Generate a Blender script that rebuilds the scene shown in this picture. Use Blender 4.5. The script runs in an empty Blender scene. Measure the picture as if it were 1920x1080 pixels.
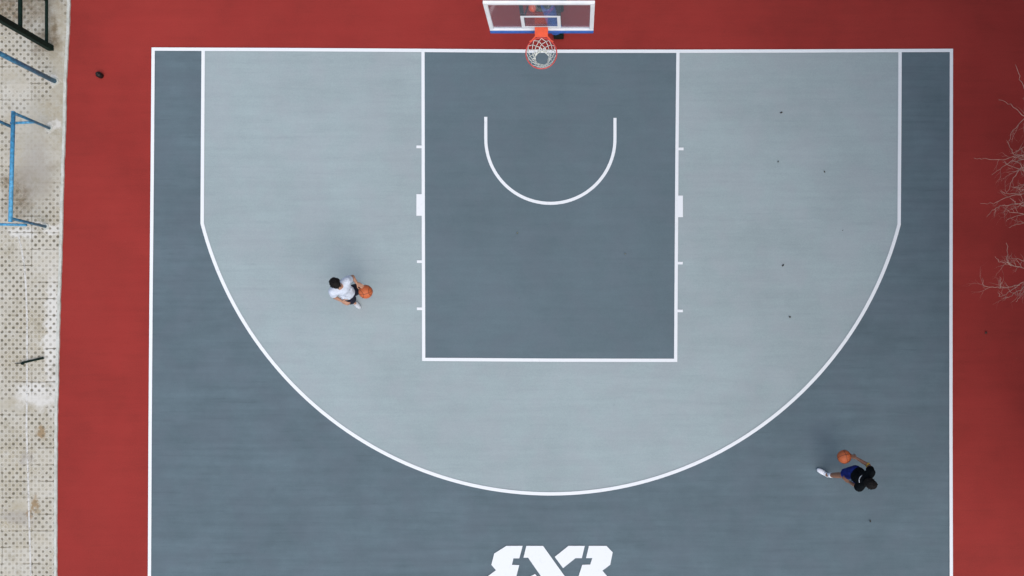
import bpy, bmesh, math, random
from mathutils import Vector, Matrix
R = math.radians
SC = bpy.context.scene
COL = SC.collection

# ------------------------------------------------------------------ camera
# drone hovering 16 m above the court, looking straight down (lens shift = cropped frame)
S, H, NX, NY = 99.6, 16.0, 1080.0, 660.0
cam_d = bpy.data.cameras.new('camera')
cam = bpy.data.objects.new('camera', cam_d); COL.objects.link(cam)
cam.location = (0, 0, H); cam.rotation_euler = (0, 0, 0)
cam_d.sensor_width = 36; cam_d.lens = S*H*36/1920
cam_d.shift_x = -(NX-960)/1920; cam_d.shift_y = (NY-540)/1920
cam_d.clip_end = 1000; cam_d.clip_start = 0.1
SC.camera = cam

# ------------------------------------------------------------------ sky and sun (overcast)
SUN_EL, SUN_AZ = 58, 150          # azimuth clockwise from +Y (image up)
w = bpy.data.worlds.new('World'); SC.world = w; w.use_nodes = True
nt = w.node_tree; nt.nodes.clear()
sky = nt.nodes.new('ShaderNodeTexSky'); sky.sky_type = 'NISHITA'; sky.sun_disc = False
sky.sun_elevation = R(SUN_EL); sky.sun_rotation = R(SUN_AZ)
sky.air_density = 1.0; sky.dust_density = 2.5; sky.ozone_density = 1.0
bg = nt.nodes.new('ShaderNodeBackground'); bg.inputs[1].default_value = 0.10
ou = nt.nodes.new('ShaderNodeOutputWorld')
nt.links.new(sky.outputs[0], bg.inputs[0]); nt.links.new(bg.outputs[0], ou.inputs[0])
sd = bpy.data.lights.new('sun', 'SUN'); sd.energy = 1.25; sd.angle = R(95); sd.color = (1, .965, .86)
so = bpy.data.objects.new('sun', sd); COL.objects.link(so)
sv = Vector((math.sin(R(SUN_AZ))*math.cos(R(SUN_EL)), math.cos(R(SUN_AZ))*math.cos(R(SUN_EL)), math.sin(R(SUN_EL))))
so.rotation_euler = sv.to_track_quat('Z', 'Y').to_euler(); so.location = sv*40
SC.view_settings.view_transform = 'Standard'; SC.view_settings.look = 'None'
SC.view_settings.exposure = 0.85; SC.view_settings.gamma = 1.0

# ------------------------------------------------------------------ helpers
def W(px, py, z=0.0):             # surveyed position from the photograph's ground plan -> metres
    k = (H-z)/H/S
    return Vector(((px-NX)*k, (NY-py)*k, z))

def link(o, parent=None):
    COL.objects.link(o)
    if parent is not None: o.parent = parent
    return o

def obj(name, bm, mat, parent=None, smooth=False):
    me = bpy.data.meshes.new(name)
    bmesh.ops.recalc_face_normals(bm, faces=bm.faces) if smooth else None
    bm.to_mesh(me); bm.free()
    for m in (mat if isinstance(mat, (list, tuple)) else [mat]): me.materials.append(m)
    if smooth:
        for p in me.polygons: p.use_smooth = True
    o = bpy.data.objects.new(name, me)
    link(o, parent)
    if parent is not None:        # geometry is authored in world space
        o.matrix_parent_inverse = Matrix.Translation(-parent.location)
    return o

def thing(name, label, cat, loc=(0, 0, 0), group=None):
    o = bpy.data.objects.new(name, None); o.empty_display_size = .2
    o.location = loc; link(o); return tag(o, label, cat, group)

def tag(o, label, cat, group=None):
    o['label'] = label; o['category'] = cat
    if group: o['group'] = group
    return o

def struct(name, bm, m):
    o = obj(name, bm, m); o['kind'] = 'structure'; return o

def frame_of(d):
    d = d.normalized()
    a = Vector((0, 0, 1)) if abs(d.z) < .9 else Vector((1, 0, 0))
    u = d.cross(a).normalized(); return u, d.cross(u).normalized()

def tube(bm, pts, rad, n=8, cap=True, mi=0, flat=(1, 1), updir=None):
    """tapered sweep through pts; rad is one radius or a list"""
    pts = [Vector(p) for p in pts]
    if not isinstance(rad, (list, tuple)): rad = [rad]*len(pts)
    rings = []; u = None
    for i, p in enumerate(pts):
        d = (pts[min(i+1, len(pts)-1)] - pts[max(i-1, 0)]).normalized()
        if u is None:
            u, v = frame_of(d)
            if updir is not None:
                v = (updir - d*updir.dot(d)).normalized(); u = v.cross(d).normalized()
        else:
            u = (u - d*u.dot(d)).normalized()
        v = d.cross(u).normalized()
        rings.append([bm.verts.new(p + (u*math.cos(2*math.pi*k/n)*flat[0] + v*math.sin(2*math.pi*k/n)*flat[1])*rad[i]) for k in range(n)])
    for a, b in zip(rings, rings[1:]):
        for k in range(n):
            f = bm.faces.new((a[k], a[(k+1) % n], b[(k+1) % n], b[k])); f.material_index = mi
    if cap:
        f = bm.faces.new(rings[0][::-1]); f.material_index = mi
        f = bm.faces.new(rings[-1]); f.material_index = mi

def ball(bm, c, r, rot=None, u=16, v=10, mi=0):
    if not isinstance(r, (list, tuple)): r = (r, r, r)
    M = Matrix.Translation(Vector(c)) @ (rot.to_4x4() if rot is not None else Matrix()) @ Matrix.Diagonal((r[0], r[1], r[2], 1))
    g = bmesh.ops.create_uvsphere(bm, u_segments=u, v_segments=v, radius=1, matrix=M)
    for x in g['verts']:
        for f in x.link_faces: f.material_index = mi

def box(bm, c, s, rot=None, mi=0, bevel=0):
    M = Matrix.Translation(Vector(c)) @ (rot.to_4x4() if rot is not None else Matrix()) @ Matrix.Diagonal((s[0], s[1], s[2], 1))
    g = bmesh.ops.create_cube(bm, size=1, matrix=M)
    fs = set(f for x in g['verts'] for f in x.link_faces)
    for f in fs: f.material_index = mi
    if bevel:
        es = list(set(e for x in g['verts'] for e in x.link_edges))
        bmesh.ops.bevel(bm, geom=es, offset=bevel, segments=2, affect='EDGES', profile=.6)

def poly(bm, pts, z):
    """flat sheet from a simple outline"""
    vs = [bm.verts.new((p[0], p[1], z)) for p in pts]
    es = [bm.edges.new((vs[i], vs[(i+1) % len(vs)])) for i in range(len(vs))]
    bmesh.ops.triangle_fill(bm, edges=es, use_beauty=True)
    for f in bm.faces:
        if f.normal.z < 0: f.normal_flip()

def stroke(bm, pts, wd, z, closed=False):
    """painted stripe of width wd with mitred corners, pts in metres (2D)"""
    pts = [Vector((p[0], p[1])) for p in pts]; L = []; Rr = []
    n = len(pts)
    for i, p in enumerate(pts):
        a = pts[i-1] if i > 0 else (pts[-1] if closed else None)
        b = pts[i+1] if i < n-1 else (pts[0] if closed else None)
        d0 = (p-a).normalized() if a is not None else (b-p).normalized()
        d1 = (b-p).normalized() if b is not None else d0
        nn = Vector((-(d0+d1).y, (d0+d1).x)).normalized()
        k = 1/max(.3, nn.dot(Vector((-d0.y, d0.x))))
        L.append(bm.verts.new((p.x+nn.x*wd/2*k, p.y+nn.y*wd/2*k, z)))
        Rr.append(bm.verts.new((p.x-nn.x*wd/2*k, p.y-nn.y*wd/2*k, z)))
    for i in range(n if closed else n-1):
        j = (i+1) % n
        bm.faces.new((L[i], Rr[i], Rr[j], L[j]))

def P2(px, py): v = W(px, py); return (v.x, v.y)

def voxel(o, size, smooth=2):
    m = o.modifiers.new('r', 'REMESH'); m.mode = 'VOXEL'; m.voxel_size = size; m.use_smooth_shade = True
    s = o.modifiers.new('s', 'SMOOTH'); s.iterations = smooth; s.factor = .5
    bpy.context.view_layer.update()
    dg = bpy.context.evaluated_depsgraph_get()
    me = bpy.data.meshes.new_from_object(o.evaluated_get(dg))
    mats = list(o.data.materials)
    o.modifiers.clear(); o.data = me
    if not me.materials:
        for x in mats: me.materials.append(x)
    return o

# ------------------------------------------------------------------ materials
class N:                                        # tiny node builder
    def __init__(s, name):
        s.m = bpy.data.materials.new(name); s.m.use_nodes = True
        s.t = s.m.node_tree; s.b = s.t.nodes['Principled BSDF']
    def n(s, ty, **k):
        x = s.t.nodes.new(ty)
        for a, b in k.items(): setattr(x, a, b)
        return x
    def l(s, a, b): s.t.links.new(a, b)
    def pos(s): return s.n('ShaderNodeNewGeometry').outputs['Position']
    def mapv(s, v, sc=(1, 1, 1), loc=(0, 0, 0)):
        m = s.n('ShaderNodeMapping'); m.inputs['Scale'].default_value = sc; m.inputs['Location'].default_value = loc
        s.l(v, m.inputs['Vector']); return m.outputs[0]
    def noise(s, v, scale, det=4, rough=.55):
        x = s.n('ShaderNodeTexNoise'); x.inputs['Scale'].default_value = scale
        x.inputs['Detail'].default_value = det; x.inputs['Roughness'].default_value = rough
        s.l(v, x.inputs['Vector']); return x.outputs['Fac']
    def ramp(s, v, a, b, ca=0.0, cb=1.0):
        x = s.n('ShaderNodeMapRange'); x.interpolation_type = 'SMOOTHSTEP'
        for i, q in enumerate((a, b, ca, cb)): x.inputs[i+1].default_value = q
        s.l(v, x.inputs[0]); return x.outputs[0]
    def math(s, op, a, b=None):
        x = s.n('ShaderNodeMath', operation=op)
        for i, q in enumerate((a, b)):
            if q is None: continue
            if isinstance(q, (int, float)): x.inputs[i].default_value = q
            else: s.l(q, x.inputs[i])
        return x.outputs[0]
    def mix(s, f, a, b, mode='MIX'):
        x = s.n('ShaderNodeMix', data_type='RGBA', blend_type=mode)
        for i, q in ((0, f), (6, a), (7, b)):
            if isinstance(q, (int, float)): x.inputs[i].default_value = q
            elif isinstance(q, tuple): x.inputs[i].default_value = (*q, 1)[:4]
            else: s.l(q, x.inputs[i])
        return x.outputs[2]
    def col(s, c):
        if isinstance(c, tuple): s.b.inputs['Base Color'].default_value = (*c, 1)
        else: s.l(c, s.b.inputs['Base Color'])
        return s
    def bump(s, h, st=.3, d=.01):
        x = s.n('ShaderNodeBump'); x.inputs['Strength'].default_value = st; x.inputs['Distance'].default_value = d
        s.l(h, x.inputs['Height']); s.l(x.outputs[0], s.b.inputs['Normal'])
    def rough(s, r, spec=.3):
        s.b.inputs['Roughness'].default_value = r; s.b.inputs['Specular IOR Level'].default_value = spec; return s

def simple(name, c, rough=.6, var=.12, scale=30, spec=.3, metal=0):
    k = N(name); p = k.pos(); f = k.ramp(k.noise(p, scale, 3), .3, .7)
    k.col(k.mix(f, tuple(x*(1-var) for x in c), tuple(min(1, x*(1+var)) for x in c))).rough(rough, spec)
    k.b.inputs['Metallic'].default_value = metal
    return k.m

def court_paint(name, c, streak=.10, mott=.10, wear=None, grain=.045):
    """acrylic court coating: broad mottling, squeegee streaks along x, fine grain, scuffs"""
    k = N(name); p = k.pos()
    big = k.ramp(k.noise(p, .55, 4, .6), .3, .7, 1-mott, 1+mott)
    st = k.ramp(k.noise(k.mapv(p, (.45, 7, 1)), 1.0, 5, .65), .25, .75, 1-streak, 1+streak)
    st2 = k.ramp(k.noise(k.mapv(p, (1.2, 1.6, 1), (7, 3, 0)), 2.2, 5, .7), .3, .7, 1-streak*.6, 1+streak*.6)
    gr = k.ramp(k.noise(p, 48, 3, .7), .3, .7, 1-grain, 1+grain)
    thin = k.ramp(k.noise(k.mapv(p, (.7, 13, 1), (2, 9, 0)), 1.0, 6, .75), .54, .72, 1, 1-streak*2.2)
    patch = k.ramp(k.noise(k.mapv(p, (.8, 1, 1), (21, 4, 0)), .35, 3, .6), .45, .6, 1, .955)
    gr = k.math('MULTIPLY', gr, k.math('MULTIPLY', thin, patch))
    f = k.math('MULTIPLY', k.math('MULTIPLY', big, st), k.math('MULTIPLY', st2, gr))
    cc = k.n('ShaderNodeCombineColor'); [k.l(f, cc.inputs[i]) for i in range(3)]
    base = k.mix(1.0, tuple(c), cc.outputs[0], 'MULTIPLY')
    hue = k.ramp(k.noise(p, 1.7, 3), .4, .65)
    base = k.mix(k.math('MULTIPLY', hue, .25), base, (c[0]*1.12, c[1]*.95, c[2]*1.0))
    if wear:
        wv = k.ramp(k.noise(k.mapv(p, (.5, 1.3, 1), (3, 11, 0)), 5.5, 6, .8), .64, .80, 0, .35)
        base = k.mix(wv, base, wear)
        dk = k.ramp(k.noise(k.mapv(p, (1, 1, 1), (30, 5, 0)), 3.1, 6, .7), .64, .8, 0, .4)
        base = k.mix(dk, base, tuple(x*.6 for x in c))
    k.col(base).rough(.8, .15); k.bump(k.noise(p, 160, 2), .15, .003)
    return k.m

M = {}
M['red'] = court_paint('red_acrylic', (.266, .030, .0245), .04, .09, (.38, .15, .13), .08)
M['dark'] = court_paint('slate_acrylic', (.104, .144, .166), .075, .07, (.17, .21, .24))
M['key'] = court_paint('key_acrylic', (.112, .154, .176), .035, .05, (.16, .20, .23))
M['light'] = court_paint('pale_acrylic', (.300, .362, .374), .035, .035, (.36, .42, .44))
k = N('white_line_paint'); p = k.pos()
k.col(k.mix(k.ramp(k.noise(p, 14, 5, .7), .55, .8), (.74, .76, .78), (.63, .65, .67))).rough(.7, .2); M['line'] = k.m
M['white_metal'] = simple('white_powder_coat', (.82, .83, .84), .35, .04, 8, .5)
M['blue_pad'] = simple('blue_padding', (.03, .10, .36), .55, .15, 20)
M['orange'] = simple('orange_steel', (.80, .10, .035), .4, .08, 30, .5)
M['rimred'] = simple('rim_red', (.55, .06, .05), .4, .12, 60, .5)
M['net'] = simple('white_net_cord', (.72, .76, .73), .9, .08, 60)
M['dark_metal'] = simple('dark_steel', (.025, .035, .035), .5, .3, 20, .4)
M['green_dark'] = simple('dark_green_paint', (.003, .013, .009), .7, .35, 25, .15)
M['blue_bar'] = simple('sky_blue_paint', (.05, .25, .44), .5, .3, 18, .5)
M['navy_bar'] = simple('worn_blue_paint', (.025, .12, .21), .45, .35, 14, .5)
M['skin'] = simple('skin', (.36, .19, .125), .5, .12, 18, .35)
M['skin2'] = simple('tanned_skin', (.25, .125, .08), .6, .12, 18, .2)
M['hair'] = simple('black_hair', (.006, .005, .005), .7, .4, 120, .15)
M['white_cloth'] = simple('white_cotton', (.52, .57, .66), .9, .10, 22, .1)
M['black_cloth'] = simple('black_jersey', (.005, .0065, .008), .95, .3, 22, .05)
M['navy_cloth'] = simple('navy_shorts', (.010, .022, .16), .8, .25, 18, .15)
M['black_short'] = simple('black_shorts', (.014, .014, .030), .85, .3, 18, .15)
M['shoe'] = simple('white_shoe', (.72, .73, .78), .6, .08, 30, .3)
M['shoe_grey'] = simple('grey_shoe', (.22, .25, .30), .6, .15, 30, .3)
M['shoe_worn'] = simple('off_white_shoe', (.48, .51, .55), .6, .1, 30, .2)
M['sole'] = simple('grey_sole', (.25, .25, .26), .7)
M['yellow'] = simple('yellow_band', (.55, .33, .03), .6)
M['ball'] = simple('orange_rubber', (.47, .11, .035), .55, .14, 60, .35)
M['seam'] = simple('black_seam', (.03, .02, .018), .7)
M['black_plastic'] = simple('black_plastic', (.008, .008, .008), .45, .3, 20, .3)
M['bark'] = simple('pale_bare_bark', (.38, .24, .20), .85, .25, 12, .1)
M['leaf'] = simple('dead_leaf', (.085, .08, .065), .8, .4, 60, .1)
M['leaf_pale'] = simple('pale_dead_leaf', (.30, .30, .20), .8, .3, 60, .1)
M['eye'] = simple('eye_dark', (.02, .015, .012), .2, .1, 20, .5)
M['lip'] = simple('lips', (.30, .11, .09), .5, .1, 20, .3)
M['render_wall'] = simple('dark_render', (.10, .10, .095), .9, .2, 2, .1)
M['window_glass'] = simple('window_glass', (.02, .03, .035), .08, .1, 5, .6)
M['earth'] = simple('earth_ground', (.16, .15, .10), .95, .35, .6, .05)

# see-through acrylic board: mostly clear, slightly milky
k = N('acrylic_board'); t = k.t
tr = k.n('ShaderNodeBsdfTransparent'); tr.inputs[0].default_value = (.92, .93, .95, 1)
df = k.n('ShaderNodeBsdfDiffuse'); df.inputs[0].default_value = (.55, .60, .66, 1)
gl = k.n('ShaderNodeBsdfGlossy'); gl.inputs['Roughness'].default_value = .05
fr = k.n('ShaderNodeFresnel'); fr.inputs[0].default_value = 1.45
m1 = k.n('ShaderNodeMixShader'); m1.inputs[0].default_value = .05
m2 = k.n('ShaderNodeMixShader')
k.l(tr.outputs[0], m1.inputs[1]); k.l(df.outputs[0], m1.inputs[2]); k.l(k.ramp(fr.outputs[0], 0, 1, 0, .35), m2.inputs[0])
k.l(m1.outputs[0], m2.inputs[1]); k.l(gl.outputs[0], m2.inputs[2])
k.l(m2.outputs[0], t.nodes['Material Output'].inputs['Surface']); M['glass'] = k.m

# perforated concrete grass pavers
def paving_material():
    k = N('perforated_concrete'); p = k.pos()
    wob = k.n('ShaderNodeTexNoise'); wob.inputs['Scale'].default_value = 1.3; wob.inputs['Detail'].default_value = 3
    k.l(p, wob.inputs['Vector'])
    off = k.n('ShaderNodeVectorMath', operation='MULTIPLY_ADD')
    k.l(wob.outputs['Color'], off.inputs[0]); off.inputs[1].default_value = (.035, .035, 0); k.l(p, off.inputs[2])
    pw = off.outputs[0]
    PX, PY = .1395, .1557
    ox, oy = W(6, 498.3)[0]+.017, W(6, 498.3)[1]+.017
    def lattice(dx, dy):
        sh = k.n('ShaderNodeVectorMath', operation='SUBTRACT'); k.l(pw, sh.inputs[0]); sh.inputs[1].default_value = (ox+dx, oy+dy, 0)
        sp = k.n('ShaderNodeSeparateXYZ'); k.l(sh.outputs[0], sp.inputs[0])
        a = k.math('PINGPONG', k.math('ADD', sp.outputs[0], 50*PX), PX/2)
        b = k.math('PINGPONG', k.math('ADD', sp.outputs[1], 50*PY), PY/2)
        return k.math('SQRT', k.math('ADD', k.math('MULTIPLY', a, a), k.math('MULTIPLY', b, b)))
    dist = k.math('MINIMUM', lattice(0, 0), lattice(PX/2, PY/2))
    # how open each hole is (some are filled with cement or dirt)
    fill = k.noise(p, 5.0, 3, .7)
    rad = k.ramp(fill, .30, .50, .014, .025)
    hd = k.math('SUBTRACT', dist, rad)
    hole = k.math('MULTIPLY', k.ramp(hd, -.012, .016, 1, 0), k.ramp(k.noise(p, 3.1, 4, .7), .3, .62, .35, 1))
    # joints every fourth row and every 5th column
    sp = k.n('ShaderNodeSeparateXYZ'); k.l(pw, sp.inputs[0])
    jy = k.math('PINGPONG', k.math('ADD', sp.outputs[1], -oy+100*PY*2), PY)
    jx = k.math('PINGPONG', k.math('ADD', sp.outputs[0], -ox+100*PX*2), PX*2)
    jn = k.ramp(k.noise(p, 2.3, 3, .7), .45, .62)
    joint = k.math('MULTIPLY', k.ramp(k.math('MINIMUM', jy, k.math('ADD', jx, .004)), .003, .014, 1, 0), k.math('MULTIPLY', jn, .75))
    # masks at surveyed spots
    wn = k.n('ShaderNodeTexNoise'); wn.inputs['Scale'].default_value = 3.5; wn.inputs['Detail'].default_value = 5; wn.inputs['Roughness'].default_value = .7
    k.l(p, wn.inputs['Vector'])
    o2 = k.n('ShaderNodeVectorMath', operation='MULTIPLY_ADD')
    k.l(wn.outputs['Color'], o2.inputs[0]); o2.inputs[1].default_value = (.5, .5, 0); k.l(p, o2.inputs[2])
    def blob(px, py, rx, ry, soft=.6):
        c = W(px, py); m = k.n('ShaderNodeMapping')
        m.inputs['Scale'].default_value = (S/rx, S/ry, 0)
        m.inputs['Location'].default_value = (-(c.x+.25)*S/rx, -(c.y+.25)*S/ry, 0)
        k.l(o2.outputs[0], m.inputs['Vector'])
        ln = k.n('ShaderNodeVectorMath', operation='LENGTH'); k.l(m.outputs[0], ln.inputs[0])
        return k.ramp(ln.outputs['Value'], 1-soft*.5, 1+soft*.5, 1, 0)
    def many(lst):
        r = None
        for b in lst:
            q = blob(*b); r = q if r is None else k.math('MAXIMUM', r, q)
        return r
    smooth = many([(65, 300, 45, 90), (105, 60, 22, 70), (112, 190, 14, 160), (78, 225, 30, 40), (60, 755, 70, 16), (30, 150, 22, 22), (45, 950, 28, 16), (25, 230, 20, 25)])
    keep = k.math('SUBTRACT', 1.0, k.math('MULTIPLY', smooth, .88))
    hole = k.math('MULTIPLY', hole, keep); joint = k.math('MULTIPLY', joint, keep)
    n1 = k.ramp(k.noise(p, .9, 5, .65), .3, .7)
    n2 = k.ramp(k.noise(p, 7, 5, .75), .35, .7)
    base = k.mix(n1, (.50, .47, .40), (.37, .325, .235))
    base = k.mix(k.math('MULTIPLY', n2, .55), base, (.51, .505, .465))
    cell = k.n('ShaderNodeCombineXYZ')
    k.l(k.math('FLOOR', k.math('DIVIDE', k.math('ADD', sp.outputs[0], -ox+100*PX*4), PX*4)), cell.inputs[0])
    k.l(k.math('FLOOR', k.math('DIVIDE', k.math('ADD', sp.outputs[1], -oy+100*PY*2), PY*2)), cell.inputs[1])
    wn3 = k.n('ShaderNodeTexWhiteNoise'); k.l(cell.outputs[0], wn3.inputs['Vector'])
    base = k.mix(k.math('MULTIPLY', wn3.outputs['Value'], .35), base, (.33, .30, .235))
    hz = k.ramp(k.noise(p, 22, 4, .8), .5, .75)
    base = k.mix(k.math('MULTIPLY', hz, .45), base, (.30, .27, .205))
    # pale rim of cement round each hole
    rim = k.math('MULTIPLY', k.math('MULTIPLY', k.ramp(k.math('ABSOLUTE', k.math('SUBTRACT', hd, .016)), 0, .014, 1, 0), .4), keep)
    base = k.mix(rim, base, (.62, .60, .55))
    pale = many([(100, 153, 12, 10), (103, 240, 13, 12), (98, 430, 22, 10), (90, 425, 18, 6), (40, 436, 26, 8), (100, 650, 16, 130), (80, 740, 45, 25)])
    base = k.mix(k.math('MULTIPLY', pale, .65), base, (.66, .65, .62))
    brown = many([(80, 812, 9, 11, .9), (68, 945, 5, 14, .9), (61, 965, 5, 8, .9)])
    base = k.mix(k.math('MULTIPLY', brown, .8), base, (.26, .17, .08))
    dirt = many([(36, 365, 24, 40, 1.4), (88, 80, 22, 22, 1.4), (100, 60, 10, 30, 1.4), (14, 345, 14, 14, 1.2), (30, 15, 75, 38, 1.2)])
    dn = k.math('MULTIPLY', dirt, k.ramp(k.noise(p, 9, 5, .8), .3, .65, .25, .9))
    base = k.mix(dn, base, (.17, .125, .075))
    grey = many([(45, 862, 8, 14, 1.0), (60, 860, 7, 9, 1.0), (34, 970, 30, 14, 1.0), (70, 320, 30, 55, 1.2)])
    base = k.mix(k.math('MULTIPLY', grey, .5), base, (.30, .275, .25))
    filled = k.ramp(wn3.outputs['Value'], .12, .22, .25, 1)
    hole = k.math('MULTIPLY', hole, k.math('MAXIMUM', filled, .45)); rim = k.math('MULTIPLY', rim, filled)
    dirt2 = k.ramp(k.noise(k.mapv(p, (1, 1, 1), (5, 2, 0)), 2.6, 6, .75), .52, .72, 0, .55)
    base = k.mix(dirt2, base, (.27, .24, .17))
    base = k.mix(joint, base, (.13, .11, .075))
    base = k.mix(k.math('MULTIPLY', hole, .9), base, k.mix(n2, (.10, .095, .07), (.15, .125, .085)))
    k.col(base).rough(.95, .1)
    h = k.math('SUBTRACT', k.math('MULTIPLY', k.noise(p, 60, 4), .2), k.math('ADD', hole, joint))
    k.bump(h, .5, .012)
    return k.m
M['paving'] = paving_material()
k = N('worn_kerb'); p = k.pos()
kc = k.mix(k.ramp(k.noise(p, 6, 5, .8), .35, .7), (.56, .57, .53), (.40, .41, .36))
kc = k.mix(k.ramp(k.noise(p, 30, 4, .8), .55, .75, 0, .6), kc, (.15, .15, .12))
k.col(kc).rough(.95, .1); k.bump(k.noise(p, 40, 4), .5, .01); M['kerb'] = k.m
# worn line: paint flakes left on the paving
k = N('worn_line_paint'); p = k.pos()
tr = k.n('ShaderNodeBsdfTransparent'); ms = k.n('ShaderNodeMixShader')
k.col((.66, .65, .62)).rough(.9, .1)
k.l(k.ramp(k.noise(p, 9, 5, .8), .30, .55, .1, .85), ms.inputs[0]); k.l(tr.outputs[0], ms.inputs[1]); k.l(k.b.outputs[0], ms.inputs[2])
k.l(ms.outputs[0], k.t.nodes['Material Output'].inputs['Surface']); M['worn_line'] = k.m

# ------------------------------------------------------------------ the ground and the court
bm = bmesh.new(); poly(bm, [(-300, -300), (300, -300), (300, 300), (-300, 300)], -.12); struct('ground', bm, M['earth'])
EDGE = [(134, -700), (134, -60), (133, 0), (131, 60), (128, 110), (126, 150), (125, 210), (122, 300), (119, 400), (116.5, 500), (114.5, 560), (112.5, 640), (111, 700), (109.5, 760), (108.5, 860), (108, 960), (108, 1080), (107, 1300), (105, 2300)]
rnd = random.Random(3)
edge = []
for (a, b) in zip(EDGE, EDGE[1:]):
    n = max(1, int((b[1]-a[1])/9)) if -80 < a[1] < 1300 else 1
    for i in range(n):
        t = i/n; edge.append((a[0]+(b[0]-a[0])*t + (rnd.uniform(-.5, .5) if n > 1 else 0), a[1]+(b[1]-a[1])*t))
edge.append(EDGE[-1])
bm = bmesh.new(); poly(bm, [P2(90, -700), P2(2600, -700), P2(2600, 2300), P2(90, 2300)], 0); struct('court_apron', bm, M['red'])
# paving: raised slab
def slab(name, outline, z0, z1, mat):
    bm = bmesh.new(); poly(bm, outline, z1)
    r = bmesh.ops.extrude_face_region(bm, geom=bm.faces[:])
    bmesh.ops.translate(bm, verts=[v for v in r['geom'] if isinstance(v, bmesh.types.BMVert)], vec=(0, 0, z0-z1))
    bmesh.ops.recalc_face_normals(bm, faces=bm.faces)
    return struct(name, bm, mat)
KW = 5
slab('paving', [P2(-1400, -700)] + [P2(x-KW, y) for x, y in edge] + [P2(-1400, 2300)], -.1, .030, M['paving'])
slab('paving_kerb', [P2(x-KW-.0, y) for x, y in edge] + [P2(x, y) for x, y in edge[::-1]], -.1, .034, M['kerb'])
bm = bmesh.new(); stroke(bm, [P2(*q) for q in ((37, 442), (43, 470), (48, 500), (51, 540), (53, 600), (53, 700), (52, 800), (55, 900), (57, 980), (60, 1080), (62, 1200))], .034, .0345)
struct('worn_line', bm, M['worn_line'])

# court corners (surveyed centre lines of the stripes)
BASE = [(288, 92.6), (520, 93.4), (760, 94.8), (1010, 96.6), (1270, 96.6), (1500, 96.1), (1783.2, 95.0)]
LEFT = [(288, 92.6), (286.2, 330), (284, 560), (282.3, 800), (281, 1080), (280.6, 1200)]
RIGHT = [(1783.2, 95.0), (1782.7, 330), (1782.3, 560), (1782.3, 800), (1783, 1080), (1783.4, 1200)]
FAR = [(280.6, 1200), (1783.4, 1200)]
LW = .060
bm = bmesh.new(); poly(bm, [P2(*q) for q in BASE + RIGHT[1:] + LEFT[::-1][:-1]], .004); struct('court_surface', bm, M['dark'])
cx, cy, rr = 1032.7, 251.6, 674.1
a0 = math.atan2(419-cy, 380-cx); a1 = math.atan2(421-cy, 1685.4-cx)
arc = []
for i in range(97):
    t = i/96; a = a0 + (a1-a0)*t
    arc.append((cx+rr*math.cos(a), cy+rr*math.sin(a)))
THREE = [(381.7, 93)] + [(380.6, 260)] + arc + [(1686.2, 260), (1687, 95.2)]
bm = bmesh.new(); poly(bm, [P2(*q) for q in THREE + [(1500, 96.1), (1270, 96.6), (1010, 96.6), (760, 94.8), (520, 93.4)]], .008); struct('three_point_zone', bm, M['light'])
KEY = [(793.4, 95), (793.9, 380), (794.7, 673.8), (1030, 675.2), (1266.7, 675.6), (1269.0, 300), (1271, 96.6)]
bm = bmesh.new(); poly(bm, [P2(*q) for q in KEY + [(1010, 96.6)]], .012); struct('key_zone', bm, M['key'])
bm = bmesh.new(); Z = .016
loop = BASE + RIGHT[1:] + LEFT[::-1][:-1]
stroke(bm, [P2(*q) for q in loop], .062, Z, closed=True)
Z2 = Z+.0007
stroke(bm, [P2(*q) for q in THREE[0:1] + THREE[1:]], .064, Z2)
stroke(bm, [P2(*q) for q in KEY], .061, Z2)
for x0, x1, y, h in ((781, 791, 275.7, 5.2), (781, 791, 384.5, 40.5), (782, 792, 490.7, 5), (782, 792, 579, 5),
                     (1272, 1281.5, 279.6, 5.2), (1271, 1280.3, 387.2, 40.5), (1270.5, 1280, 493.5, 5), (1269.5, 1280.2, 583, 5)):
    poly(bm, [P2(x0, y-h/2), P2(x1, y-h/2), P2(x1, y+h/2), P2(x0, y+h/2)], Z2+.0007)
rc = [(911, 219.5)] + [(1032 - 121*math.cos(math.pi*i/48), 260.5 + 121*math.sin(math.pi*i/48)) for i in range(49)] + [(1153, 221.5)]
stroke(bm, [P2(*q) for q in rc], .058, Z2)
struct('court_lines', bm, M['line'])

# painted three-by-three emblem (continues below the picture edge)
def LG(x, y): return P2(880+x/6.4, 1000+y/6.4)
glyphs = [
 [(445,148),(640,148),(600,298),(530,298),(512,375),(600,378),(565,512),(548,590),(470,592),(452,665),(540,668),(520,745),(250,745),(175,660),(200,540),(225,510),(320,440),(265,375),(300,240)],
 [(685,148),(885,148),(1145,512),(1310,745),(1110,745),(860,512),(705,290),(650,290)],
 [(790,485),(870,600),(700,745),(560,745),(600,600),(660,590),(735,512)],
 [(1190,148),(1385,148),(1350,295),(1275,295),(1125,415),(1025,280)],
 [(1435,148),(1645,148),(1720,225),(1690,375),(1597,445),(1655,512),(1680,560),(1650,670),(1540,745),(1260,745),(1300,600),(1430,600),(1450,520),(1308,520),(1355,375),(1450,372),(1475,295),(1400,295)]]
bm = bmesh.new()
for g in glyphs: poly(bm, [LG(*q) for q in g], Z)
struct('court_emblem', bm, M['line'])

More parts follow.
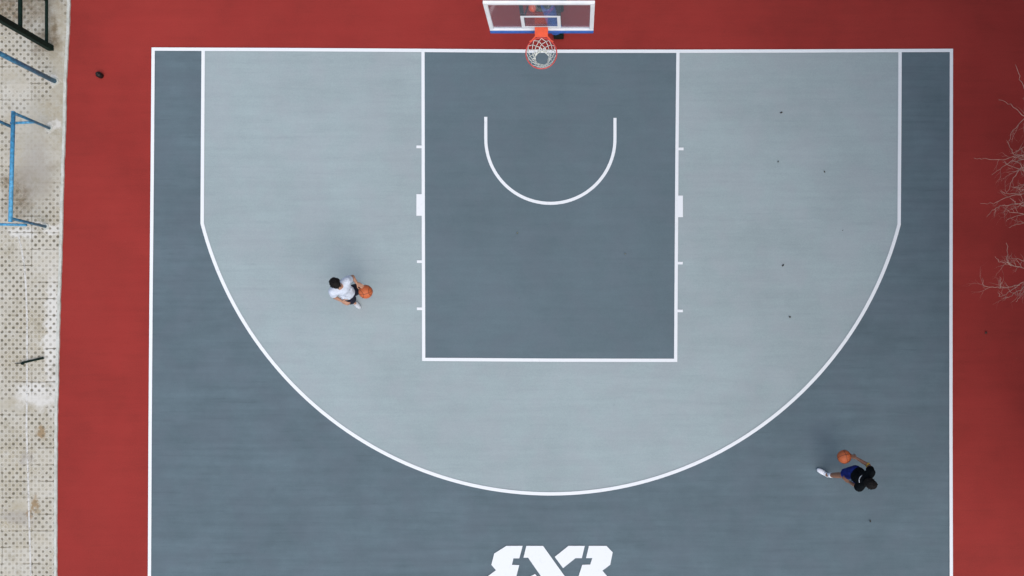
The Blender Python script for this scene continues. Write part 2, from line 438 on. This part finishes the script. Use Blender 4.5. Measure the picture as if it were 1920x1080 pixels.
# ------------------------------------------------------------------ basketball hoop
BX, BY = -.528, 4.95           # board centre x, board face y
HW = .797
ZB, ZT = 2.905, 3.935
hoop = thing('basketball_hoop', 'basketball hoop with clear white-framed backboard behind the baseline', 'basketball hoop', (BX, 6.0, 0))
fw = .062
bm = bmesh.new()
for (x0, x1, z0, z1, pr) in ((-HW, HW, ZT-fw, ZT, .003), (-HW, HW, ZB, ZB+.032, .003), (-HW, -HW+fw, ZB+.032, ZT-fw, 0), (HW-fw, HW, ZB+.032, ZT-fw, 0)):
    box(bm, (BX+(x0+x1)/2, BY+.02, (z0+z1)/2), (x1-x0, .04+pr, z1-z0), bevel=.006)
bf = obj('backboard_frame', bm, M['white_metal'], hoop)
bm = bmesh.new(); box(bm, (BX, BY+.022, (ZB+ZT)/2), (2*(HW-fw)+.004, .012, ZT-ZB-2*fw+.004)); obj('backboard_panel', bm, M['glass'], hoop)
bm = bmesh.new(); rz0, rz1 = 3.00, 3.45; rw = .297; t_ = .05
for (x0, x1, z0, z1) in ((-rw, rw, rz1-t_, rz1), (-rw, rw, rz0, rz0+t_), (-rw, -rw+t_, rz0+t_, rz1-t_), (rw-t_, rw, rz0+t_, rz1-t_)):
    box(bm, (BX+(x0+x1)/2, BY+.0115, (z0+z1)/2), (x1-x0, .004, z1-z0))
obj('target_square', bm, M['line'], hoop)
bm = bmesh.new(); box(bm, (BX, BY+.018, ZB-.032), (2*HW+.006, .085, .06), bevel=.018)
obj('edge_padding', bm, M['blue_pad'], hoop)
# rim
RZ = 3.05; RY = BY-.398
bm = bmesh.new()
ring = [(BX+.235*math.cos(2*math.pi*i/48), RY+.235*math.sin(2*math.pi*i/48), RZ) for i in range(49)]
tube(bm, ring, .009, 8, cap=False)
for i in range(12):
    a = 2*math.pi*(i+.5)/12
    c = (BX+.235*math.cos(a), RY+.235*math.sin(a), RZ-.014)
    ball(bm, c, (.007, .007, .012), u=6, v=4)
obj('rim', bm, M['rimred'], hoop, True)
bm = bmesh.new()
box(bm, (BX, BY-.075, RZ-.012), (.20, .15, .022), bevel=.004)
box(bm, (BX, BY-.008, RZ-.08), (.20, .014, .15), bevel=.004)
for s in (-1, 1): tube(bm, [(BX+s*.09, BY-.14, RZ-.006), (BX+s*.14, BY-.20, RZ-.004), (BX+s*.178, BY-.225, RZ)], .013, 6)
for s in (-1, 1): tube(bm, [(BX+s*.08, BY-.01, RZ-.15), (BX+s*.09, BY-.13, RZ-.02)], .010, 6)
br = obj('rim_bracket', bm, M['orange'], hoop)
# net: crossing cords in a funnel
bm = bmesh.new(); nn = 12
lev = [(0, .232, 0), (.05, .212, .5), (.10, .18, 0), (.14, .148, .5), (.175, .122, 0), (.21, .110, .5)]
rr_ = random.Random(7)
jit = {}
def NP(i, j):
    dz, r, ph = lev[j]; i %= nn
    if (i, j) not in jit: jit[(i, j)] = (rr_.uniform(-.008, .008) if j else 0, rr_.uniform(-.01, .01) if j else 0)
    a = 2*math.pi*(i+ph)/nn + jit[(i, j)][0]*8
    return Vector((BX+.002+(r+jit[(i, j)][1])*math.cos(a), RY+(r+jit[(i, j)][1])*math.sin(a), RZ-.012-dz))
for j in range(len(lev)-1):
    for i in range(nn):
        a = NP(i, j)
        for q in ((i, j+1), (i-1, j+1)) if lev[j][2] == 0 else ((i, j+1), (i+1, j+1)):
            b = NP(*q); m_ = (a+b)/2 + Vector((0, 0, -.006))
            tube(bm, [a, m_, b], .0045 if j < 3 else .0075, 5)
            ball(bm, b, .012 if j < 3 else .016, u=6, v=4)
tube(bm, [NP(i, len(lev)-1) for i in range(nn+1)], .011, 6)
obj('net', bm, M['net'], hoop, True)
# rear support
for x in (-.805, -.255):
    bm = bmesh.new(); box(bm, (x, BY+.098, 3.43), (.055, .055, .98), bevel=.006); obj('board_upright', bm, M['dark_metal'], hoop)
    bm = bmesh.new(); box(bm, (x, BY+.37, 3.925), (.062, .60, .05), bevel=.006); obj('support_arm', bm, M['white_metal'], hoop)
bm = bmesh.new()
box(bm, (BX, BY+.098, 3.82), (.49, .045, .05))
tube(bm, [(-.79, BY+.16, 3.80), (-.60, 6.0, 3.30)], .013, 6); tube(bm, [(-.27, BY+.16, 3.80), (-.44, 6.0, 3.30)], .013, 6)
tube(bm, [(-.79, BY+.16, 3.02), (-.60, 6.0, 2.55)], .012, 6); tube(bm, [(-.27, BY+.16, 3.02), (-.44, 6.0, 2.55)], .012, 6)
obj('rear_brace', bm, M['dark_metal'], hoop)
bm = bmesh.new(); tube(bm, [(-.40, 5.98, .30), (-.50, 6.02, 1.3), (BX, 6.05, 2.4), (BX, 6.05, 3.75)], [.075, .072, .06, .06], 12)
obj('mast', bm, M['dark_metal'], hoop)
bm = bmesh.new(); tube(bm, [(-.372, 5.965, .32), (-.50, 6.02, 1.25)], [.125, .115], 12); obj('mast_padding', bm, M['blue_pad'], hoop)
bm = bmesh.new(); box(bm, (-.53, 6.86, .17), (.60, .95, .30), bevel=.03); box(bm, (-.325, 5.93, .13), (.19, .12, .20), bevel=.02); box(bm, (-.36, 6.15, .08), (.10, .55, .10))
for s in (-1, 1):
    tube(bm, [(-.53+s*.31, 6.6, .07), (-.53+s*.35, 6.6, .07)], .07, 12)
obj('ballast_base', bm, M['green_dark'], hoop)
bm = bmesh.new(); tube(bm, [(-.73, 6.45, .30), (-.77, 6.08, 1.0)], [.03, .03], 10); ball(bm, (-.77, 6.07, 1.0), .07)
obj('height_crank', bm, M['orange'], hoop)

# ------------------------------------------------------------------ basketballs
def basketball(c, rot, label):
    t = bmesh.new(); r = .1225; ball(t, c, r, u=40, v=24)
    Rm = Matrix.Rotation(rot[0], 3, 'X') @ Matrix.Rotation(rot[1], 3, 'Y') @ Matrix.Rotation(rot[2], 3, 'Z')
    C0 = Vector(c)
    def ringp(fn):
        pts = [C0 + Rm @ (fn(2*math.pi*i/48).normalized()*(r-.0005)) for i in range(49)]
        tube(t, pts, .0032, 5, cap=False, mi=1)
    ringp(lambda a: Vector((math.cos(a), math.sin(a), 0)))
    ringp(lambda a: Vector((math.cos(a), 0, math.sin(a))))
    for s in (-1, 1):
        ringp(lambda a: Vector((s*(.62+.28*math.cos(2*a)), .80*math.cos(a), .80*math.sin(a))))
    o = obj('basketball', t, [M['ball'], M['seam']], None, True)
    return tag(o, label, 'basketball', 'basketballs being dribbled')
B1 = W(685.5, 547, .95); B2 = W(1583, 856.5, .80)
basketball(B1, (.4, .3, .2), 'bright orange basketball under the hand of the player in white')
basketball(B2, (1.1, .2, .9), 'dusky orange basketball beside the outstretched hand of the player in black')

# ------------------------------------------------------------------ people
def cap(bm, a, b, ra, rb, flat=(1, 1), up=None, ends=(True, True), n=14):
    tube(bm, [a, a.lerp(b, .33), a.lerp(b, .66), b], [ra, ra+(rb-ra)*.33, ra+(rb-ra)*.66, rb], n, True, 0, flat, up)
    if ends[0]: ball(bm, a, ra*.98 if flat == (1, 1) else ra*min(flat), u=12, v=8)
    if ends[1]: ball(bm, b, rb*.98 if flat == (1, 1) else rb*min(flat), u=12, v=8)

def hand(bm, wrist, d, nrm, side, curl=.35):
    """palm, four unequal bent fingers, a thumb leaving the side of the palm; nrm = palm normal (towards what it holds)"""
    d = d.normalized(); nrm = (nrm - d*nrm.dot(d)).normalized(); s = d.cross(nrm).normalized()*side
    Rm = Matrix((s, d, nrm)).transposed()
    ball(bm, wrist+d*.05, (.040, .052, .015), Rm, 14, 8)
    cap(bm, wrist, wrist+d*.035, .024, .027, (1, .7), nrm)
    for i, (o, L) in enumerate(((-.030, .068), (-.010, .078), (.010, .073), (.029, .058))):
        a = wrist+d*.088+s*o - nrm*.002; c1, c2 = curl*.7, curl*1.5
        d1 = (d*math.cos(c1)+nrm*math.sin(c1)+s*o*1.5).normalized(); d2 = (d*math.cos(c2+.2)+nrm*math.sin(c2+.2)+s*o).normalized()
        b = a+d1*L*.55; c = b+d2*L*.5
        tube(bm, [a-d*.02, a, b, c], [.0095, .0095, .0088, .0072], 8); ball(bm, c, .0075, u=8, v=6); ball(bm, b, .009, u=8, v=6)
    a = wrist+d*.030-s*.030; b = a+(d*.7-s*.75+nrm*.35).normalized()*.042; c = b+(d*.9-s*.25+nrm*.5).normalized()*.034
    tube(bm, [wrist+d*.015-s*.012, a, b, c], [.014, .013, .0105, .0085], 8); ball(bm, c, .0088, u=8, v=6)

def shoe(person, heel, toe, mat):
    bm = bmesh.new(); d = (toe-heel); L = d.length; dn = d.normalized(); up = Vector((0, 0, 1)); up = (up-dn*up.dot(dn)).normalized()
    Rm = Matrix((dn.cross(up), dn, up)).transposed()
    ball(bm, heel+dn*L*.25+up*.045, (.040, .075, .048), Rm)
    ball(bm, heel+dn*L*.62+up*.034, (.047, .105, .036), Rm)
    box(bm, heel+dn*L*.48+up*.012, (.082, L*.86, .022), Rm, bevel=.01)
    o = obj('shoe', bm, mat, person, True); voxel(o, .008, 3)

def head_parts(person, bm, c, f, up, hairmat):
    f = f.normalized(); up = (up - f*up.dot(f)).normalized(); s = f.cross(up).normalized()
    Rm = Matrix((s, f, up)).transposed()
    ball(bm, c+up*.02-f*.008, (.075, .092, .092), Rm, 20, 14)
    ball(bm, c-up*.035+f*.022, (.056, .066, .078), Rm, 18, 12)
    ball(bm, c+f*.090-up*.018, (.013, .020, .019), Rm, 10, 8)
    for q in (-1, 1):
        ball(bm, c+s*q*.077-f*.005-up*.012, (.011, .021, .033), Rm, 10, 8)
    for q in (-1, 1):
        e = bmesh.new(); ball(e, c+s*q*.030+f*.080+up*.004, .0125, None, 10, 8); obj('eye', e, M['eye'], person, True)
    e = bmesh.new(); ball(e, c+f*.082-up*.058, (.024, .010, .008), Rm, 10, 8); obj('mouth', e, M['lip'], person, True)
    h = bmesh.new()
    ball(h, c+up*.032-f*.022, (.087, .096, .092), Rm, 24, 16)
    ball(h, c+up*.062+f*.022, (.074, .068, .052), Rm, 20, 12)
    ball(h, c-up*.018-f*.042, (.080, .070, .075), Rm, 20, 12)
    rn = random.Random(5)
    for _ in range(150):
        v = Vector((rn.gauss(0, 1), rn.gauss(0, 1)-.25, rn.gauss(0, 1)+.5)).normalized()
        if v.y > .45 and v.z < .5: continue
        if v.z < -.35: continue
        b0 = c+up*.030-f*.018 + Rm @ Vector((v.x*.084, v.y*.095, v.z*.090))
        t2 = Vector((rn.gauss(0, .4), .4+rn.gauss(0, .4), rn.gauss(0, .3)))
        b1 = b0 + (Rm @ (v*.016 + t2*.016))
        tube(h, [b0, b1], [.009, .003], 5)
    o = obj('hair', h, hairmat, person, True); voxel(o, .006, 1)

def make_person(J, label, f, skin, shirt, shorts, shoes, loc, socks=None):
    P = thing('person', label, 'person', loc)
    bm = bmesh.new()
    up = (J['neck']-J['pelvis']).normalized(); fn = (f-up*f.dot(up)).normalized()
    cap(bm, J['pelvis'], J['belly'], .125, .115, (1, .78), fn); cap(bm, J['belly'], J['chest'], .115, .145, (1, .72), fn)
    cap(bm, J['chest'], J['neck'], .13, .055, (1, .8), fn)
    cap(bm, J['shL'], J['shR'], .062, .062)
    for s in 'LR':
        cap(bm, J['chest'], J['sh'+s], .085, .055)
        cap(bm, J['sh'+s], J['el'+s], .050, .039); cap(bm, J['el'+s], J['wr'+s], .038, .025)
        cap(bm, J['pelvis'], J['hip'+s], .10, .092); cap(bm, J['hip'+s], J['kn'+s], .088, .056)
        mid = J['kn'+s].lerp(J['an'+s], .35)
        cap(bm, J['kn'+s], mid, .052, .054); cap(bm, mid, J['an'+s], .054, .034)
        cap(bm, J['an'+s], J['an'+s].lerp(J['toe'+s], .5)-Vector((0, 0, .015)), .034, .03)
        hand(bm, J['wr'+s], J['hd'+s]-J['wr'+s], J['pn'+s], 1 if s == 'L' else -1, J.get('curl'+s, .35))
    cap(bm, J['neck'], J['head']-Vector((0, 0, .03)), .052, .050)
    head_parts(P, bm, J['head'], J['gaze'], J.get('hup', Vector((0, 0, 1))), M['hair'])
    o = obj('body', bm, skin, P, True); voxel(o, .0062, 2)
    # shirt
    bm = bmesh.new(); e = .020
    low = J['pelvis'].lerp(J['belly'], .1)
    cap(bm, low, J['belly'], .150, .138, (1, .84), fn, (False, True)); cap(bm, J['belly'], J['chest'], .125, .150, (1, .72), fn)
    cap(bm, J['chest'], J['chest'].lerp(J['neck'], .75), .150, .085, (1, .82), fn, (True, False)); cap(bm, J['shL'], J['shR'], .080, .080)
    rn = random.Random(len(label))
    for s in 'LR':
        cap(bm, J['chest'], J['sh'+s], .105, .078); q = J['sh'+s].lerp(J['el'+s], .50)
        cap(bm, J['sh'+s], q, .074, .072, ends=(True, False))
    for _ in range(16):                      # folds
        a = J['belly'].lerp(J['chest'], rn.uniform(-.4, .9)); sx = up.cross(fn)
        b = a + (sx*rn.uniform(-1, 1) + fn*rn.choice((-1, 1))*.8).normalized()*.118
        tube(bm, [b, b+up*rn.uniform(.04, .12)+sx*rn.uniform(-.06, .06)], [.012, .008], 6)
    o = obj('shirt', bm, shirt, P, True); voxel(o, .009, 3)
    bm = bmesh.new()
    cap(bm, J['pelvis'].lerp(J['belly'], .3), J['pelvis'], .137, .150, (1, .86), fn, (False, True))
    for s in 'LR':
        q = J['hip'+s].lerp(J['kn'+s], .74); cap(bm, J['pelvis'], J['hip'+s], .125, .118); cap(bm, J['hip'+s], q, .114, .104, ends=(True, False))
    o = obj('shorts', bm, shorts, P, True); voxel(o, .009, 2)
    for s in 'LR':
        dn = (J['toe'+s]-J['an'+s]); dn.z *= .35; dn.normalize()
        base = J['an'+s]-Vector((0, 0, .075)); shoe(P, base-dn*.06, base-dn*.06+(J['toe'+s]-J['an'+s]).normalized()*.27 if J.get('tilt') == s else base+dn*.21, shoes[s])
        if socks and s == 'L':
            bm = bmesh.new(); t3 = J['an'+s].lerp(J['kn'+s], .30); cap(bm, J['an'+s]-Vector((0, 0, .03)), t3, .040, .047, ends=(True, False)); obj('sock', bm, socks, P, True)
    return P, up, fn

# player in white, facing lower right, dribbling with the left hand
f1 = Vector((.62, -.72, 0)).normalized()
J = dict(pelvis=W(652, 551, .88), belly=W(647, 545, 1.05), chest=W(643, 539, 1.24), neck=W(636, 536, 1.38), head=W(630, 532, 1.54),
         shL=W(650, 527, 1.30), shR=W(624, 547, 1.29), elL=W(661, 519, 1.10), elR=W(628, 557, 1.05),
         hipL=W(658, 546, .84), hipR=W(651, 557, .84), knL=W(673, 541, .48), knR=W(660, 562, .48),
         anL=W(674, 541, .09), anR=W(660, 563, .09), toeL=W(684, 550, .06), toeR=W(672, 575, .06),
         gaze=Vector((.66, -.66, -.12)), hup=Vector((.1, -.1, 1)))
hd1 = B1 + Vector((-.03, .085, .108)); J['wrL'] = B1 + Vector((-.13, .145, .105)); J['hdL'] = hd1; J['pnL'] = Vector((.15, -.35, -.9)); J['curlL'] = .55
J['wrR'] = W(640, 564, .98); J['hdR'] = W(650, 569, .97); J['pnR'] = Vector((0, .5, -.8)); J['curlR'] = .45
make_person(J, 'person in white shirt and black shorts bending over a bouncing basketball', f1, M['skin'], M['white_cloth'], M['black_short'],
            {'L': M['shoe_grey'], 'R': M['shoe_worn']}, W(672, 556, 0))

# player in black, lunging away to the right, ball trailing at the left hand
f2 = Vector((.9, -.42, 0)).normalized()
J = dict(pelvis=W(1608, 890, .84), belly=W(1611, 893, .98), chest=W(1617, 898, 1.14), neck=W(1625, 902, 1.24), head=W(1632, 907, 1.34),
         shL=W(1633, 886, 1.19), shR=W(1611, 914, 1.17), elL=W(1629, 873, .98), elR=W(1606, 912, .93),
         hipL=W(1604, 884, .80), hipR=W(1608, 896, .80), knL=W(1578, 891, .44), knR=W(1612, 905, .50),
         anL=W(1552, 891, .11), anR=W(1604, 906, .10), toeL=W(1538, 883, .05), toeR=W(1618, 911, .06),
         gaze=Vector((.86, -.40, -.35)), hup=Vector((.35, -.15, 1)))
# back foot points away from the camera side: toe turned out to the upper left
J['wrL'] = W(1606, 859, .90); J['hdL'] = B2 + Vector((.13, .01, .06)); J['pnL'] = Vector((-.3, -.1, -.8)); J['curlL'] = .45
J['wrR'] = W(1593, 904, .80); J['hdR'] = W(1585, 899, .76); J['pnR'] = Vector((0, .6, -.6)); J['curlR'] = .4
P2_, up2, fn2 = make_person(J, 'person in black shirt, navy shorts and white shoes lunging near the right sideline', f2, M['skin2'], M['black_cloth'], M['navy_cloth'],
            {'L': M['shoe'], 'R': M['shoe']}, W(1575, 893, 0), M['shoe'])
bm = bmesh.new(); a = J['elL'].lerp(J['wrL'], .02); b = J['elL'].lerp(J['wrL'], .16); cap(bm, a, b, .046, .045, ends=(False, False)); obj('armband', bm, M['yellow'], P2_, True)
bm = bmesh.new()                                    # white back print / collar trim
sx = up2.cross(fn2); cc0 = J['neck'] - up2*.025
pts = [cc0 + (-sx*math.cos(a)*.110 - fn2*math.sin(a)*.128) for a in [R(q) for q in range(0, 131, 15)]]
tube(bm, pts, [.017]*2+[.012]*2+[.006]*5, 8); obj('collar_trim', bm, M['shoe_worn'], P2_, True)

# ------------------------------------------------------------------ equipment on the paving
blue = thing('tubular_rail', 'low sky-blue tubular rail frame with two legs on the paving', 'rail', W(60, 330, 0))
c0, c1 = W(25, 212, 1.03), W(19.5, 414, 1.02)
g0, g1 = W(93, 240.5, .03), W(86, 425, .03)
bm = bmesh.new(); dd = (c1-c0).normalized(); tube(bm, [c0-dd*.03, c1+dd*.02], .034, 12); obj('crossbar', bm, M['blue_bar'], blue, True)
for a, b in ((c0, g0), (c1, g1)):
    bm = bmesh.new(); tube(bm, [Vector((b.x, b.y, a.z-.01)), b], .026, 10); obj('leg', bm, M['navy_bar'], blue, True)
    bm = bmesh.new(); tube(bm, [Vector((b.x, b.y, .031)), Vector((b.x, b.y, .040))], .06, 12); obj('foot_plate', bm, M['kerb'], blue)
for a, b in ((W(64, 229, .49), W(20, 231, .50)), (W(50, 422, .52), W(-20, 420, .55))):
    bm = bmesh.new(); tube(bm, [a, b], .024, 8); obj('side_bar', bm, M['blue_bar'], blue, True)
bm = bmesh.new(); tube(bm, [W(22, 238, .50), W(-25, 217, 1.0)], .030, 8); obj('handle_bar', bm, M['navy_bar'], blue, True)

bp = thing('blue_post', 'tall worn blue post standing alone between the green frame and the blue rail', 'post', W(103, 152, 0))
g = W(103, 152.5, .03)
bm = bmesh.new(); tube(bm, [g, g+Vector((.02, -.03, 2.1))], .043, 12); obj('shaft', bm, M['navy_bar'], bp, True)
bm = bmesh.new(); tube(bm, [Vector((g.x, g.y, .031)), Vector((g.x, g.y, .045))], .075, 12); obj('foot_plate', bm, M['kerb'], bp)

gf = thing('goal_frame', 'dark green steel frame with thick post at the upper left corner', 'goal frame', W(96, 91, 0))
g = W(96, 90.5, .03); TP = 2.2
bm = bmesh.new(); box(bm, (g.x, g.y, .03+TP/2), (.105, .105, TP), bevel=.012); obj('post', bm, M['green_dark'], gf)
g2 = g+Vector((0, 2.6, 0))
bm = bmesh.new(); box(bm, (g2.x, g2.y, .03+TP/2), (.105, .105, TP), bevel=.012); obj('post', bm, M['green_dark'], gf)
def rail(z, r):
    bm = bmesh.new(); tube(bm, [(g.x, g.y+.05, z), (g.x, g2.y-.05, z)], r, 8); obj('rail', bm, M['green_dark'], gf)
rail(.17, .028); rail(.92, .036); rail(2.1, .05)
for q in (.83, 1.35):
    bm = bmesh.new(); tube(bm, [(g.x, g.y+q, .19), (g.x, g.y+q, .90)], .016, 8); obj('bar', bm, M['green_dark'], gf)

# dark green stick
bm = bmesh.new(); tube(bm, [W(80, 671.5, .06), W(62, 675.5, .058), W(43, 680, .055), W(41, 680.5, .054), W(28, 682, .05)], [.022, .020, .022, .010, .006], 8)
ball(bm, W(42, 681.5, .055), (.035, .028, .02), u=8, v=6); ball(bm, W(80, 671.5, .06), .026, u=8, v=6)
tag(obj('stick', bm, M['green_dark'], None, True), 'short dark green stick lying on the perforated paving', 'stick')
# small black bottle on the red apron
bt = thing('bottle', 'small black bottle standing on the red apron beside the paving', 'bottle', W(190, 142.5, 0))
b0 = W(190, 142.5, 0)
bm = bmesh.new(); tube(bm, [b0+Vector((0, 0, z)) for z in (.001, .012, .10, .125, .135)], [.046, .054, .054, .036, .022], 16); obj('flask', bm, M['black_plastic'], bt, True)
bm = bmesh.new(); tube(bm, [b0+Vector((0, 0, z)) for z in (.135, .150, .160)], [.028, .028, .022], 14); obj('cap', bm, M['black_plastic'], bt, True)

# fallen leaves and specks
def leaf(px, py, r, rot, mat, label):
    rn = random.Random(int(px)); c = W(px, py, .022); bm = bmesh.new(); n = 9
    cen = bm.verts.new(c+Vector((0, 0, .006))); vs = []
    for i in range(n):
        a = 2*math.pi*i/n; q = .8*r*(1+.25*rn.uniform(-1, 1))
        x, y = q*math.cos(a)*1.25, q*math.sin(a)*.75
        vs.append(bm.verts.new(c+Vector((x*math.cos(rot)-y*math.sin(rot), x*math.sin(rot)+y*math.cos(rot), .004*rn.random()+(.012 if i == 0 else 0)))))
    for i in range(n): bm.faces.new((cen, vs[i], vs[(i+1) % n]))
    bmesh.ops.solidify(bm, geom=bm.faces[:], thickness=.002)
    tag(obj('fallen_leaf', bm, mat), label, 'leaf', 'specks of leaf litter on the court')
leaf(1465, 211, .024, .3, M['leaf'], 'dark speck of leaf nearest the baseline in the right pale zone')
leaf(1459, 303, .018, 1.2, M['leaf'], 'faint leaf speck below the topmost speck in the right pale zone')
leaf(1546, 322, .020, 2.0, M['leaf'], 'faint leaf speck nearest the right three-point line')
leaf(1468, 497.5, .025, .8, M['leaf'], 'dark leaf speck level with the third hash mark right of the key')
leaf(1481, 594, .026, 2.6, M['leaf'], 'darkest leaf speck, lowest in the right pale zone')
leaf(1580, 432, .012, .6, M['leaf'], 'tiny leaf speck close to the bend of the right three-point line')
leaf(970, 437, .016, .9, M['leaf_pale'], 'pale leaf speck in the key below the small arc')
leaf(1172, 476, .014, .2, M['leaf_pale'], 'pale leaf speck in the right half of the key')
leaf(1632, 977, .022, 1.4, M['leaf'], 'leaf speck on the slate floor below the player in black')
leaf(1849, 624, .030, 1.0, M['leaf'], 'dark leaf on the red apron below the bare branches')

# ------------------------------------------------------------------ bare tree reaching in from the right
tree = thing('bare_tree', 'leafless tree with pale twigs reaching over the right apron', 'tree', (9.5, 2.3, 0))
rt = random.Random(21)
tb = Vector((9.5, 2.3, -.02)); fork = Vector((9.35, 2.35, 1.5))
bm = bmesh.new(); tube(bm, [tb, tb+Vector((-.03, .02, .25)), Vector((9.42, 2.30, .9)), fork, Vector((9.5, 2.4, 2.6)), Vector((9.7, 2.5, 4.0)), Vector((9.9, 2.4, 5.2))], [.20, .14, .12, .11, .08, .05, .02], 12)
obj('trunk', bm, M['bark'], tree, True)
main = [
 [(1904,119),(1910,143),(1920,167),(1960,215)], [(1876,187),(1895,196),(1918,215),(1960,240)], [(1891,263),(1900,244),(1920,222),(1960,225)],
 [(1825,297),(1847,298.6),(1882,298.6),(1905,294),(1922,291),(1980,300)], [(1860,328),(1879,314),(1896,303),(1925,298)], [(1880,305),(1898,312),(1920,320),(1980,318)],
 [(1888,263),(1894,279),(1903,290),(1925,296)], [(1888,361),(1897,342),(1907,323),(1922,310)], [(1876,359),(1888,364),(1910,362),(1922,354),(1980,345)],
 [(1839,382),(1863,382),(1878,374),(1905,366),(1930,362)], [(1849,406),(1860,395),(1876,386),(1890,386),(1922,378),(1980,370)], [(1879,389),(1894,397),(1922,402),(1980,385)],
 [(1885,414),(1902,406),(1925,403),(1980,390)], [(1891,427),(1906,421),(1925,416),(1980,396)], [(1866,482),(1876,492),(1889,493),(1901,499),(1922,502),(1985,490)],
 [(1887,455),(1890,473),(1890,493),(1901,499)], [(1893,484),(1909,485),(1922,490),(1985,480)], [(1842,521),(1844,538),(1862,538),(1878,541),(1897,537),(1922,529),(1985,515)],
 [(1877,519),(1876,530),(1875,540)], [(1872,547),(1874,556),(1887,551),(1901,541),(1912,534)], [(1907,566),(1913,554),(1922,543),(1985,520)], [(1900,300),(1912,306),(1926,330)], [(1895,288),(1912,282),(1930,270)],
 [(1893,372),(1905,380),(1925,388)], [(1900,350),(1912,352),(1930,340)], [(1880,560),(1895,556),(1908,546),(1930,530)]]
bm = bmesh.new()
def wander(p, d, L, r, depth):
    pts = [p]; rs = [r]; n = 5; q = p.copy()
    for i in range(n):
        d = (d+Vector((rt.gauss(0, .22), rt.gauss(0, .22), rt.gauss(0, .12)))).normalized(); q = q+d*L/n; pts.append(q.copy()); rs.append(r*(1-.75*(i+1)/n))
        if depth > 0 and rt.random() < .55:
            s = 1 if rt.random() < .5 else -1
            e = Matrix.Rotation(s*rt.uniform(.4, 1.0), 3, 'Z') @ d; wander(q, e, L*rt.uniform(.35, .6), rs[-1]*.8, depth-1)
    tube(bm, pts, rs, 4)
for br_ in main:
    z0 = rt.uniform(2.2, 3.0); n = len(br_); pts = []; rs = []
    for i, (x, y) in enumerate(br_):
        t = i/(n-1); pts.append(W(x, y, z0-.15*t+rt.uniform(-.03, .03))); rs.append(.0022+.0044*t)
    fine_p = []; fine_r = []
    for i in range(n-1):
        for q in range(4):
            t = q/4; fine_p.append(pts[i].lerp(pts[i+1], t)+Vector((rt.gauss(0, .007), rt.gauss(0, .007), rt.gauss(0, .01)))); fine_r.append(rs[i]+(rs[i+1]-rs[i])*t)
    fine_p.append(pts[-1]); fine_r.append(rs[-1])
    tube(bm, fine_p, fine_r, 5)
    if br_[-1][0] > 1940:          # run on to the fork in the trunk
        e = pts[-1]; tube(bm, [e, e.lerp(fork, .4)+Vector((0, 0, .12)), e.lerp(fork, .8), fork+Vector((0, 0, rt.uniform(0, .9)))], [rs[-1], .018, .028, .04], 6)
    for i in range(3, len(fine_p)-1):
        if rt.random() < .36:
            d = (fine_p[i-1]-fine_p[i]).normalized(); s = 1 if rt.random() < .5 else -1
            wander(fine_p[i], Matrix.Rotation(s*rt.uniform(.35, 1.1), 3, 'Z') @ d, rt.uniform(.10, .32), fine_r[i]*.65, 1)
for a in range(14):                # the rest of the crown, outside the picture
    an = rt.uniform(-1.5, 1.7); d = Vector((math.cos(an), math.sin(an), rt.uniform(.3, 1.1))).normalized()
    wander(fork+Vector((0, 0, rt.uniform(0, 1.8))), d, rt.uniform(1.5, 2.6), .035, 2)
obj('branches', bm, M['bark'], tree, True)

# ------------------------------------------------------------------ unseen block added right of the court to darken that side
bl = thing('building', 'dark rendered building standing behind the bare tree beyond the apron', 'building', (14, 6, 0))
X0, X1, Y0, Y1, HT = 9.9, 22.0, -4.0, 24.0, 15.5
bm = bmesh.new(); box(bm, ((X0+X1)/2, (Y0+Y1)/2, HT/2-.1), (X1-X0, Y1-Y0, HT+.2-.01)); obj('wall', bm, M['render_wall'], bl)
bm = bmesh.new(); box(bm, ((X0+X1)/2, (Y0+Y1)/2, HT+.12), (X1-X0+.5, Y1-Y0+.5, .24), bevel=.02); obj('roof', bm, M['kerb'], bl)
for fl in range(4):
    for q in range(8):
        y = Y0+2.2+q*3.75; z = 1.9+fl*3.5
        bm = bmesh.new(); box(bm, (X0-.02, y, z), (.08, 1.5, 1.3), bevel=.01); wn_ = obj('window', bm, M['dark_metal'], bl)
        bm = bmesh.new(); box(bm, (X0-.065, y, z), (.02, 1.3, 1.1)); obj('pane', bm, M['window_glass'], wn_)
